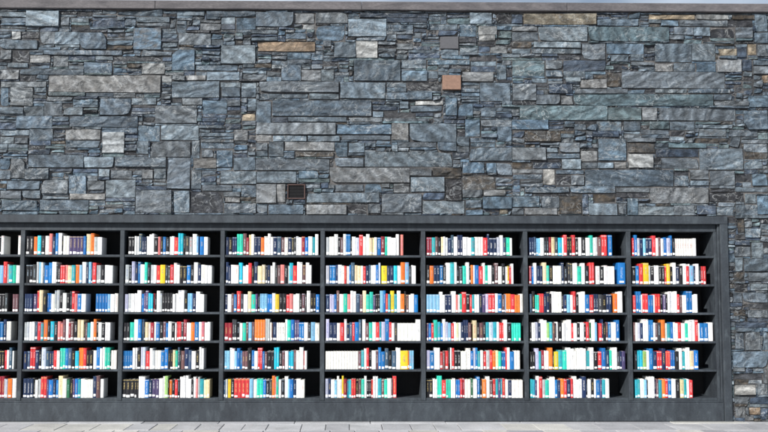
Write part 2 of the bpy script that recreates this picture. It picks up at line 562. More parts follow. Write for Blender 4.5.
# stones read off the photograph: zoom origin, then x0 y0 x1 y1 colour in 3x pixels
READ = [
    (0, 0, """80 32 178 79 l;0 120 112 147 a;35 94 62 118 w;165 95 240 132 l;118 95 163 132 k;240 97 318 148 a;400 85 485 150 b;
     130 150 368 165 a;515 148 585 210 b;425 190 495 222 w;145 225 483 278 p;0 207 57 238 p;620 213 718 241 l;515 242 658 292 a;
     535 100 632 135 k;663 135 768 192 l;600 70 662 92 p;60 206 252 224 a;30 262 98 318 k;72 304 130 347 a;132 308 187 347 k;
     395 294 468 313 l;300 294 392 346 a;465 316 590 370 k;48 348 158 386 a;210 348 412 382 a;88 387 160 422 a;196 386 302 420 p;
     0 260 25 317 b;605 300 680 340 b;725 340 765 362 t;0 36 78 50 l;0 52 78 68 a;62 94 117 116 d;180 50 208 76 k;212 53 266 67 l;
     214 80 268 95 d;408 48 510 66 a;530 33 614 46 l;620 34 768 50 a;663 50 705 72 l;708 55 768 88 b;0 150 34 180 k;36 150 88 184 d;
     20 188 84 202 l;90 166 150 188 p;160 166 205 200 k;252 186 335 218 a;340 170 482 184 d;588 194 712 210 a;0 243 140 261 k;
     104 262 140 276 l;486 226 516 246 w;556 226 618 240 p;662 246 722 260 l;664 262 722 290 a;724 246 768 264 l;724 266 768 292 a;
     0 320 70 340 a;190 320 250 346 l;255 276 340 290 a;548 294 618 314 k;740 294 768 320 l"""),
    (0, 110, """410 45 478 92 b;450 94 572 140 k;482 46 596 92 l;0 60 86 76 l;306 66 374 128 w;85 135 250 172 a;252 140 343 172 l;345 140 500 172 a;
     500 142 570 237 k;572 180 603 237 a;660 182 768 222 l;125 210 205 250 k;315 210 408 262 l;75 175 147 207 a;400 238 515 310 k;
     520 242 568 308 l;572 247 670 310 d;5 270 113 302 b;117 270 267 303 a;605 226 695 244 k;580 143 648 175 p;642 122 697 172 b;
     700 143 768 180 a;20 210 120 238 a;0 145 30 178 b;34 144 74 205 k;0 180 32 207 a;206 196 258 250 a;262 212 312 240 k;
     602 98 700 116 a;604 118 640 140 k;700 60 744 92 p;648 246 720 262 k;675 246 720 276 p;724 226 768 262 a;216 176 292 188 n;
     296 176 328 200 l;332 180 396 206 k;425 180 460 206 p;462 176 498 206 a;410 94 446 132 l;574 46 598 136 a;602 66 740 80 a;0 80 40 102 l;
     44 82 84 102 k;0 242 64 266 k;68 242 120 266 a;210 252 316 268 p;672 280 768 310 k"""),
    (256, 0, """5 123 177 153 o;178 76 268 122 b;235 124 300 172 a;300 124 365 172 w;275 56 392 108 l;292 181 433 243 a;392 73 473 93 a;350 53 512 69 n;
     640 38 708 72 l;612 72 660 110 b;667 78 722 103 w;667 105 718 123 w;95 156 165 178 b;75 196 134 243 a;136 210 195 243 p;
     196 208 235 243 l;437 211 515 243 b;617 214 713 243 p;10 246 250 277 k;252 246 388 297 l;160 280 250 297 l;10 280 157 296 a;
     48 300 347 349 a;0 304 45 367 a;95 351 272 367 a;670 246 762 303 a;567 290 603 346 b;478 301 562 314 w;0 370 240 403 k;243 372 408 403 b;
     408 371 457 420 p;459 371 600 425 a;385 336 478 356 d;115 38 175 70 p;140 72 175 86 w;605 313 650 348 b;628 358 672 410 b;
     556 164 640 178 b;514 180 640 194 b;610 142 668 158 l;704 140 752 160 w;645 166 720 182 d;437 178 510 206 a;392 246 450 260 a;
     392 262 450 276 b;455 246 555 274 d;350 318 425 332 n;430 304 458 326 l;462 318 560 334 a;0 36 112 80 a;178 38 300 70 k;
     312 38 520 52 n;520 72 606 88 a;724 38 768 70 d;720 196 750 240 l;532 248 556 278 p;390 278 530 300 a;350 334 384 352 l;
     652 320 768 332 a;278 352 380 366 k;0 404 48 424 p;50 406 152 424 l;156 406 252 424 l;256 406 404 420 k;676 358 768 380 k;724 360 768 424 a"""),
    (256, 110, """325 125 588 171 l;85 95 235 121 p;236 93 275 140 b;278 97 328 127 l;0 145 220 180 k;221 174 460 219 p;0 184 122 220 a;
     127 182 187 206 b;150 248 370 278 a;376 252 497 308 k;465 201 567 245 l;620 196 718 238 m;620 156 685 190 b;640 111 768 154 a;
     36 282 143 312 a;150 283 272 312 p;335 284 375 310 k;500 272 625 312 l;680 260 768 295 b;570 206 618 272 d;425 93 542 112 k;
     545 98 600 122 a;0 96 34 122 k;37 96 82 138 a;730 297 755 312 t;600 56 672 78 d;592 80 640 108 a;642 82 720 96 a;500 248 566 270 n;
     236 222 322 244 k;326 222 376 246 b;414 222 462 248 p;0 222 60 278 p;62 222 88 278 p;275 284 332 310 d;690 160 720 190 b;
     722 158 768 194 k;118 124 232 140 m;236 142 322 170 k;462 176 526 198 k;530 174 616 198 m;620 240 680 264 k;628 268 678 294 a;
     682 240 750 258 p;0 284 32 310 k"""),
    (512, 0, """33 42 252 73 t;412 43 550 58 t;552 43 648 58 w;660 45 728 58 m;80 78 228 123 l;231 79 472 124 g;210 128 282 180 k;284 130 395 162 b;
     427 131 539 187 a;541 130 612 183 l;155 181 283 213 n;295 165 348 185 l;0 181 97 228 g;331 216 640 265 k;65 125 207 142 l;
     60 232 108 248 l;615 179 687 215 p;187 281 603 318 g;187 265 347 280 k;430 268 525 280 l;527 266 655 279 a;710 286 768 320 b;
     22 316 287 360 g;288 322 388 361 g;440 322 672 361 k;697 330 768 390 a;0 361 110 390 b;37 393 145 424 m;255 363 330 392 b;
     335 363 387 392 a;475 364 550 390 a;562 384 645 410 l;620 145 675 165 t;708 132 733 165 t;750 225 768 248 o;595 84 668 115 d;
     485 80 543 103 k;545 82 594 108 l;725 46 768 95 l;0 45 32 70 n;256 56 380 76 a;448 62 500 78 b;504 62 648 78 k;650 60 724 80 d;
     670 82 722 114 k;726 98 768 128 a;0 80 76 94 p;0 96 78 122 k;0 126 60 142 m;0 146 56 160 l;60 146 206 162 a;100 180 152 206 k;
     102 210 152 230 a;285 218 328 262 m;430 190 482 214 p;484 190 550 214 a;554 190 612 214 b;690 178 720 214 n;724 180 768 196 a;
     724 198 768 222 k;205 236 284 262 p;112 250 182 280 n;162 230 204 246 l;2 252 72 300 k;74 284 144 312 k;148 286 184 314 p;
     606 282 660 300 a;606 304 708 318 k;413 364 472 388 g;392 324 436 360 p;646 140 706 172 n;736 134 768 170 k;738 148 768 168 b"""),
    (512, 110, """260 86 343 152 b;350 130 423 172 w;565 54 645 80 l;568 84 648 97 m;470 98 583 115 g;432 118 560 140 n;562 106 693 178 a;
     446 142 560 175 k;150 148 205 177 l;206 122 257 155 p;140 98 204 128 k;0 112 103 152 k;220 179 485 228 a;595 182 667 228 k;
     668 192 720 215 d;722 192 768 228 b;95 178 130 225 w;38 230 172 250 a;415 233 590 280 p;592 248 697 275 d;230 280 315 314 l;
     380 288 485 316 l;487 286 550 316 k;347 266 379 316 b;90 258 142 293 k;143 258 207 312 m;0 258 82 290 b;735 258 768 314 b;
     670 285 742 316 a;106 112 138 128 l;106 130 204 146 a;0 156 60 176 m;62 156 146 176 n;0 178 92 190 p;0 192 92 206 a;206 156 256 176 k;
     258 156 304 176 l;308 156 344 176 p;133 180 216 194 a;134 196 176 226 d;178 196 216 226 k;488 182 530 196 d;488 198 530 228 a;
     534 180 592 210 k;534 212 592 228 l;176 230 308 250 a;312 232 412 246 k;312 248 412 262 d;244 252 310 276 m;210 252 240 312 n;
     318 280 344 312 k;555 286 612 314 n;614 290 666 316 a;38 292 138 314 p;0 294 34 314 k;240 60 320 82 n;346 84 430 96 k;
     348 100 428 128 m;696 100 768 126 k;698 128 768 148 m;696 152 754 178 l;650 56 740 80 k;670 230 768 246 a;700 250 732 282 l"""),
]
# strip beside the end post, photo pixels
STRIP = """736 211 768 218 a;745 221 752 227 k;738 218 744 232 m;745 228 760 237 l;736 234 756 239 d;735 240 750 245 n;752 242 764 258 l;735 246 751 256 k;
735 257 743 271 l;744 257 768 271 a;735 272 745 281 m;749 272 768 281 k;735 283 748 291 d;751 283 768 290 l;733 292 742 303 k;743 292 768 303 k;748 304 768 309 d;
735 310 746 316 m;748 310 768 318 k;736 322 768 328 n;745 332 760 350 k;735 333 744 349 k;762 332 768 350 l;733 351 768 367 a;734 373 762 380 d;763 368 768 384 k;
735 385 756 395 w;758 384 768 395 k;735 397 748 404 k;750 397 768 404 n;745 402 752 406 t;735 406 745 417 p;748 407 760 414 o;760 408 768 420 n;744 415 754 421 p"""

U = 0.0125
NX, NZ = int((X_WR - X_WL) / U), int(Z_CB / U)
occ = np.zeros((NZ, NX), dtype=bool)          # row 0 at the ground
hx0, hx1 = int((X_L0 - X_WL) / U), int(math.ceil((X_P1 - X_WL) / U))
occ[:int(math.ceil(Z_HT / U)), hx0:hx1] = True   # the bookcase

stones = []                                   # (i0, i1, k0, k1, colour code)


def cells(px0, py0, px1, py1):
    a, b = at(px0, (py0 + py1) / 2, YW), at(px1, (py0 + py1) / 2, YW)
    c, d = at((px0 + px1) / 2, py1, YW), at((px0 + px1) / 2, py0, YW)
    return (round((a.x - X_WL) / U), round((b.x - X_WL) / U), round(c.z / U), round(d.z / U))


def claim(i0, i1, k0, k1, code):
    i0, k0, i1, k1 = max(0, i0), max(0, k0), min(NX, i1), min(NZ, k1)
    for _ in range(80):
        if i1 - i0 < 4 or k1 - k0 < 3:
            return
        sub = occ[k0:k1, i0:i1]
        if not sub.any():
            break
        e = [sub[:, 0].mean(), sub[:, -1].mean(), sub[0].mean(), sub[-1].mean()]
        m = max(range(4), key=lambda q: e[q])
        if e[m] == 0:
            m = rnd.randrange(4)
        if m == 0: i0 += 1
        elif m == 1: i1 -= 1
        elif m == 2: k0 += 1
        else: k1 -= 1
    occ[k0:k1, i0:i1] = True
    stones.append((i0, i1, k0, k1, code, 0))


# fittings let into the wall keep their place free
FIT = [(440.2, 36.4, 458.6, 49.4), (442.4, 75.2, 460.4, 90.0), (287.0, 184.0, 305.2, 199.2)]
fit_cells = [cells(*r) for r in FIT]
for i0, i1, k0, k1 in fit_cells:
    occ[k0:k1, i0:i1] = True
for ox, oy, txt in READ:
    for it in txt.split(';'):
        a, b, c, d, code = it.split()
        claim(*cells(ox + float(a) / 3, oy + float(b) / 3, ox + float(c) / 3, oy + float(d) / 3), code)
for it in STRIP.split(';'):
    a, b, c, d, code = it.split()
    claim(*cells(float(a), float(b), float(c), float(d)), code)
# everything between is packed with smaller pieces, course by course from the top
codes = 'aaaaaaakkkkkkggglbbbnnnnndddm'
for k in range(NZ - 1, -1, -1):
    for i in range(NX):
        if occ[k, i]:
            continue
        run = 1
        while i + run < NX and not occ[k, i + run] and run < 46:
            run += 1
        hgt = rnd.choice((2, 3, 3, 3, 4, 4, 5, 6))
        wid = rnd.choice((8, 10, 12, 15, 18, 22, 27, 34)) + (hgt < 4) * rnd.randint(0, 8)
        if i < hx0 - 60 or i > hx1 + 46 or True:
            if rnd.random() < 0.05:
                hgt, wid = hgt + rnd.randint(3, 7), wid + rnd.randint(4, 14)
        if run <= wid * 1.45:
            wid = run
        wid = min(wid, run)
        d = 1
        while d < hgt and k - d >= 0 and not occ[k - d, i:i + wid].any():
            d += 1
        e = d                                  # swallow a sliver left below
        while e < d + 2 and k - e >= 0 and not occ[k - e, i:i + wid].any():
            e += 1
        if e < d + 2:
            d = e
        occ[k - d + 1:k + 1, i:i + wid] = True
        if wid >= 2 and d >= 2:
            stones.append((i, i + wid, k - d + 1, k + 1, rnd.choice(codes), 1))


def stone_mesh(mb, x0, x1, z0, z1, cx, cy, cz, code, rough=0):
    """one split slate block: cleft front grid, chipped outline, sides running back into the wall"""
    w, h = x1 - x0, z1 - z0
    nx = 2 if w < 0.12 else 3 if w < 0.3 else 4 if w < 0.7 else 6
    nz = 2 if h > 0.07 else 1
    if h > 0.22:
        nz = 3
    base = PAL[code]
    s = rnd.uniform(0.72, 1.28)
    t = rnd.uniform(-0.05, 0.05)
    s *= 0.84
    mb.c = (base[0] * s * (1 + t), base[1] * s, base[2] * s * (1 - t))
    rust = rnd.random()
    rust = {'t': 0.4, 'o': 0.45, 'm': 0.38, 'p': 0.1, 'w': 0.05}.get(code, 0.0) if code in 'tompw' else (0.4 if rust < 0.012 else 0.15 if rust < 0.04 else 0.0)
    mb.t = (rust, rust, rust)
    mb.s = rnd.random()
    small = min(w, h)
    proud = rnd.gauss(0, 0.0075) - (0.006 if w * h > 0.04 else 0.0) + (rnd.gauss(0.003, 0.0085) if rough else 0.0)
    if code == 'd':
        proud += 0.014
    tx, tz = rnd.gauss(0, 0.02), rnd.gauss(0, 0.05)
    gap = rnd.uniform(0.0004, 0.0018)
    big = w * h > 0.05
    amp = 0.0035 if big else 0.006
    ch = min(0.0045, small * 0.09)
    dz_l, dz_r = rnd.gauss(0, 0.004), rnd.gauss(0, 0.004)
    et, eb_, el, er = 0.0, 0.0, 0.0, 0.0
    if rough and rnd.random() < 0.55:          # broken shard: edges run off square
        et, eb_ = rnd.uniform(-1, 1) * h * 0.34, rnd.uniform(-1, 1) * h * 0.22
        el, er = rnd.uniform(0, 1) * small * 0.35, rnd.uniform(0, 1) * small * 0.35
        ch *= 1.6
        amp *= 1.5
        tz += rnd.gauss(0, 0.12)
    V, row = [], nx + 1
    for b in range(nz + 1):
        for a in range(nx + 1):
            fx, fz = a / nx, b / nz
            x = x0 + gap + (w - 2 * gap) * fx
            z = z0 + gap + (h - 2 * gap) * fz
            ea, eb = a in (0, nx), b in (0, nz)
            if not ea:
                x += rnd.gauss(0, w * 0.045)
            if not eb:
                z += rnd.gauss(0, h * 0.06)
            if ea:
                x += (ch * rnd.uniform(0.1, 1.0)) * (1 if a == 0 else -1)
            if eb:
                z += (ch * rnd.uniform(0.0, 0.9)) * (1 if b == 0 else -1)
                z += dz_l * (1 - fx) * 0.5 + dz_r * fx * 0.5
            if b == nz and et:
                z -= et * fx if et > 0 else -et * (1 - fx)
            if b == 0 and eb_:
                z += eb_ * fx if eb_ > 0 else -eb_ * (1 - fx)
            if a == 0:
                x += el * fz
            elif a == nx:
                x -= er * (1 - fz)
            if ea and eb and rnd.random() < 0.07:
                x += small * 0.13 * (1 if a == 0 else -1)
                z += small * 0.10 * (1 if b == 0 else -1)
            y = YW + proud + tx * (x - (x0 + x1) / 2) * 0.5 + tz * (z - (z0 + z1) / 2) + rnd.gauss(0, amp)
            if ea or eb:
                y += rnd.uniform(0.0, 0.005)
            V.append((x - cx, min(y, YB - 0.004) - cy, z - cz))
    Fc = []
    for b in range(nz):
        for a in range(nx):
            p = b * row + a
            if rnd.random() < 0.5:
                Fc += [(p, p + 1, p + row + 1), (p, p + row + 1, p + row)]
            else:
                Fc += [(p, p + 1, p + row), (p + 1, p + row + 1, p + row)]
    loop = ([a for a in range(row)] + [b * row + nx for b in range(1, nz + 1)] +
            [nz * row + a for a in range(nx - 1, -1, -1)] + [b * row for b in range(nz - 1, 0, -1)])
    nb = len(V)
    for i in loop:
        x, _, z = V[i]
        gx = min(max(x + cx, x0 + 0.001), x1 - 0.001) - cx
        gz = min(max(z + cz, z0 + 0.001), z1 - 0.001) - cz
        V.append((gx, YB + 0.03 - cy, gz))
    L = len(loop)
    for i in range(L):
        j = (i + 1) % L
        Fc.append((loop[j], loop[i], nb + i, nb + j))
    mb.add(V, Fc)


def in_view(s):
    x0, x1 = X_WL + s[0] * U, X_WL + s[1] * U
    return x1 > at(0, 100, YW).x and x0 < at(768, 100, YW).x


order = sorted(range(len(stones)), key=lambda q: (in_view(stones[q]), (stones[q][1] - stones[q][0]) * (stones[q][3] - stones[q][2])), reverse=True)
keep = set(order[:299])
small = MB()
for q, (i0, i1, k0, k1, code, rough) in enumerate(stones):
    x0, x1, z0, z1 = X_WL + i0 * U, X_WL + i1 * U, k0 * U, k1 * U
    z1 = min(z1, Z_CB - 0.003)
    if z1 - z0 < 0.015:
        continue
    z0 = max(z0, Z_HT + 0.006) if (x1 > X_L0 and x0 < X_P1 and z1 > Z_HT + 0.02) else max(z0, 0.004)
    if q in keep:
        c = Vector(((x0 + x1) / 2, YW, (z0 + z1) / 2))
        b = MB()
        stone_mesh(b, x0, x1, z0, z1, c.x, c.y, c.z, code, rough)
        b.build('stone', M_STONE, wall, c - wall_loc)
    else:
        stone_mesh(small, x0, x1, z0, z1, 0, 0, 0, code, rough)
tag(small.build('small_stones', M_STONE, wall, -wall_loc), kind='stuff')

xx = X_WL - 0.05
while xx < X_WR:
    ln = min(2.6, X_WR + 0.05 - xx)
    b = MB()
    b.s = rnd.random()
    b.cbox(-ln / 2 + 0.0015, ln / 2 - 0.0015, YW - 0.038, 0.66, -(Z_CT - Z_CB) / 2, (Z_CT - Z_CB) / 2, 0.006)
    b.build('coping_slab', M_COPING, wall, Vector((xx + ln / 2, 0, (Z_CB + Z_CT) / 2)) - wall_loc)
    xx += ln

# square metal fittings let into the stonework
fits = [('wall_plate', 'flat dark grey square metal plate above the rust-brown one in the wall', M_PLATE_GREY, M_PLATE_GREY, 0.012),
        ('wall_plate', 'rust-brown square metal plate standing proud of the slate wall', M_PLATE_RUST, M_PLATE_RUST, 0.030),
        ('wall_grille', 'dark square grille in a thin copper-brown frame just above the bookcase', M_PLATE_DARK, M_PLATE_FRAME, 0.026)]
for (i0, i1, k0, k1), r, (nm, lab, mf, mr, out) in zip(fit_cells, FIT, fits):
    x0, x1, z0, z1 = X_WL + i0 * U + 0.003, X_WL + i1 * U - 0.003, k0 * U + 0.003, k1 * U - 0.003
    root = empty(nm, ((x0 + x1) / 2, YW, z0))
    tag(root, lab, 'wall grille' if nm == 'wall_grille' else 'wall plate', 'square metal fittings in the wall')
    hw, hh, yo = (x1 - x0) / 2, z1 - z0, -out
    f = MB()
    if nm == 'wall_grille':
        e = 0.011
        f.cbox(-hw, -hw + e, yo, 0.06, 0, hh, 0.002)
        f.cbox(hw - e, hw, yo, 0.06, 0, hh, 0.002)
        f.cbox(-hw + e, hw - e, yo + 0.002, 0.06, 0, e, 0.002)
        f.cbox(-hw + e, hw - e, yo + 0.002, 0.06, hh - e, hh, 0.002)
        f.build('frame', mr, root)
        n = 13
        for k in range(n):
            s = MB()
            zc = e + (hh - 2 * e) * (k + 0.5) / n
            hs = (hh - 2 * e) / n * 0.42
            s.add([(-hw + e, yo + 0.010, zc - hs), (hw - e, yo + 0.010, zc - hs), (hw - e, yo + 0.022, zc + hs), (-hw + e, yo + 0.022, zc + hs),
                   (-hw + e, yo + 0.014, zc - hs), (hw - e, yo + 0.014, zc - hs), (hw - e, yo + 0.026, zc + hs), (-hw + e, yo + 0.026, zc + hs)],
                  [(0, 1, 2, 3), (7, 6, 5, 4), (0, 4, 5, 1), (1, 5, 6, 2), (2, 6, 7, 3), (3, 7, 4, 0)])
            s.build('louvre', mf, root)
        bk = MB()
        bk.box(-hw + e, hw - e, 0.03, 0.05, e, hh - e)
        bk.build('back_plate', M_PLATE_DARK, root)
    else:
        f.cbox(-hw, hw, yo, 0.06, 0, hh, 0.003)
        f.build('face_plate', mf, root)
        for sx in (-1, 1):
            for zz in (0.02, hh - 0.02):
                s = MB()
                n = 8
                vs = [(sx * (hw - 0.02) + 0.005 * math.cos(6.283 * q / n), yo - 0.002, zz + 0.005 * math.sin(6.283 * q / n)) for q in range(n)]
                vs += [(sx * (hw - 0.02) + 0.006 * math.cos(6.283 * q / n), yo, zz + 0.006 * math.sin(6.283 * q / n)) for q in range(n)]
                s.add(vs, [tuple(range(n))] + [(q, q + n, (q + 1) % n + n, (q + 1) % n) for q in range(n)])
                s.build('screw', mr, root)

# ------------------------------------------------------------------ bookcase
case = empty('bookcase', (0, 0.2, 0))
tag(case, 'long dark grey built-in outdoor bookcase full of books, set into the slate wall', 'bookcase')
cl = Vector((0, 0.2, 0))


def cpart(name, fn):
    b = MB()
    fn(b)
    return b.build(name, M_CASE, case, -cl)


cpart('header_beam', lambda b: b.cbox(X_L0, X_P1, YF, DEPTH + 0.04, Z_HB, Z_HT, 0.005))
cpart('top_rail', lambda b: b.cbox(X_L1 - 0.05, X_IN + 0.03, 0.0, DEPTH + 0.001, Z_OPEN, Z_HB - 0.0005, 0.003))
cpart('end_post', lambda b: b.cbox(X_P0, X_P1, YF + 0.001, DEPTH + 0.04, 0.001, Z_HB - 0.001, 0.005))
cpart('end_post', lambda b: b.cbox(X_L0, X_L0 + (X_P1 - X_P0), YF + 0.001, DEPTH + 0.04, 0.001, Z_HB - 0.001, 0.005))
cpart('side_panel', lambda b: b.cbox(X_IN, X_IN + 0.036, -0.002, DEPTH, Z_PL - 0.02, Z_OPEN - 0.0005, 0.003))
cpart('side_panel', lambda b: b.cbox(X_L0 + (X_P1 - X_P0) + 0.001, UP[0] + 0.026, -0.002, DEPTH, Z_PL - 0.02, Z_OPEN - 0.0005, 0.003))
cpart('trim_strip', lambda b: b.cbox(X_IN + 0.037, X_P0 - 0.001, -0.034, 0.2, Z_PL - 0.02, Z_HB - 0.001, 0.004))
cpart('plinth', lambda b: b.cbox(X_L0 + 0.05, X_P0 - 0.001, -0.055, DEPTH, 0.001, Z_PL - 0.021, 0.006))
cpart('plinth_ledge', lambda b: b.cbox(X_L0 + 0.101, X_P0 - 0.002, -0.046, -0.006, Z_PL - 0.0205, Z_PL - 0.004, 0.004))
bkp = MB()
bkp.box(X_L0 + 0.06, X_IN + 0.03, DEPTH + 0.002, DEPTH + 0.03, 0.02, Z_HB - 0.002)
bkp.build('back_panel', make_plain('back_shade_black', (0.013, 0.014, 0.016), 0.8, 0.2, 12.0), case, -cl)  # near-black base: the deep shade inside the case is put into this colour
HALF = 0.027
for x in UP[1:]:
    cpart('upright', lambda b: b.cbox(x - HALF, x + HALF, -0.005, DEPTH, Z_PL - 0.0035, Z_OPEN - 0.0005, 0.004))
bays = []
for k in range(len(UP)):
    xa = UP[k] + HALF
    xb = UP[k + 1] - HALF if k + 1 < len(UP) else X_IN
    bays.append((xa, xb))
    for r, zs in enumerate(Z_SHELF):
        cpart('shelf', lambda b: b.cbox(xa + 0.0005, xb - 0.0005, 0.004, DEPTH, zs - (0.028 if r < 5 else zs - Z_PL + 0.018), zs, 0.003))

# ------------------------------------------------------------------ books
BC = {'W': ('white', (0.80, 0.80, 0.79)), 'w': ('ivory', (0.76, 0.74, 0.69)), 'G': ('grey', (0.46, 0.49, 0.50)), 'S': ('lilac', (0.50, 0.52, 0.66)),
      'K': ('black', (0.012, 0.012, 0.016)), 'D': ('charcoal', (0.045, 0.048, 0.055)), 'N': ('navy', (0.012, 0.028, 0.085)), 'n': ('slate', (0.055, 0.10, 0.165)),
      'B': ('blue', (0.012, 0.165, 0.47)), 'b': ('azure', (0.22, 0.50, 0.74)), 'C': ('cyan', (0.02, 0.52, 0.68)), 'T': ('teal', (0.03, 0.36, 0.42)),
      'E': ('emerald', (0.03, 0.55, 0.40)), 'e': ('forest', (0.03, 0.14, 0.07)), 'L': ('lime', (0.30, 0.52, 0.16)), 'R': ('red', (0.70, 0.045, 0.05)),
      'r': ('maroon', (0.28, 0.02, 0.035)), 'P': ('salmon', (0.72, 0.22, 0.20)), 'O': ('orange', (0.85, 0.20, 0.03)), 'Y': ('yellow', (0.82, 0.58, 0.03)),
      'y': ('cream', (0.78, 0.66, 0.40)), 'V': ('purple', (0.085, 0.06, 0.16)), 'M': ('brown', (0.15, 0.075, 0.08))}
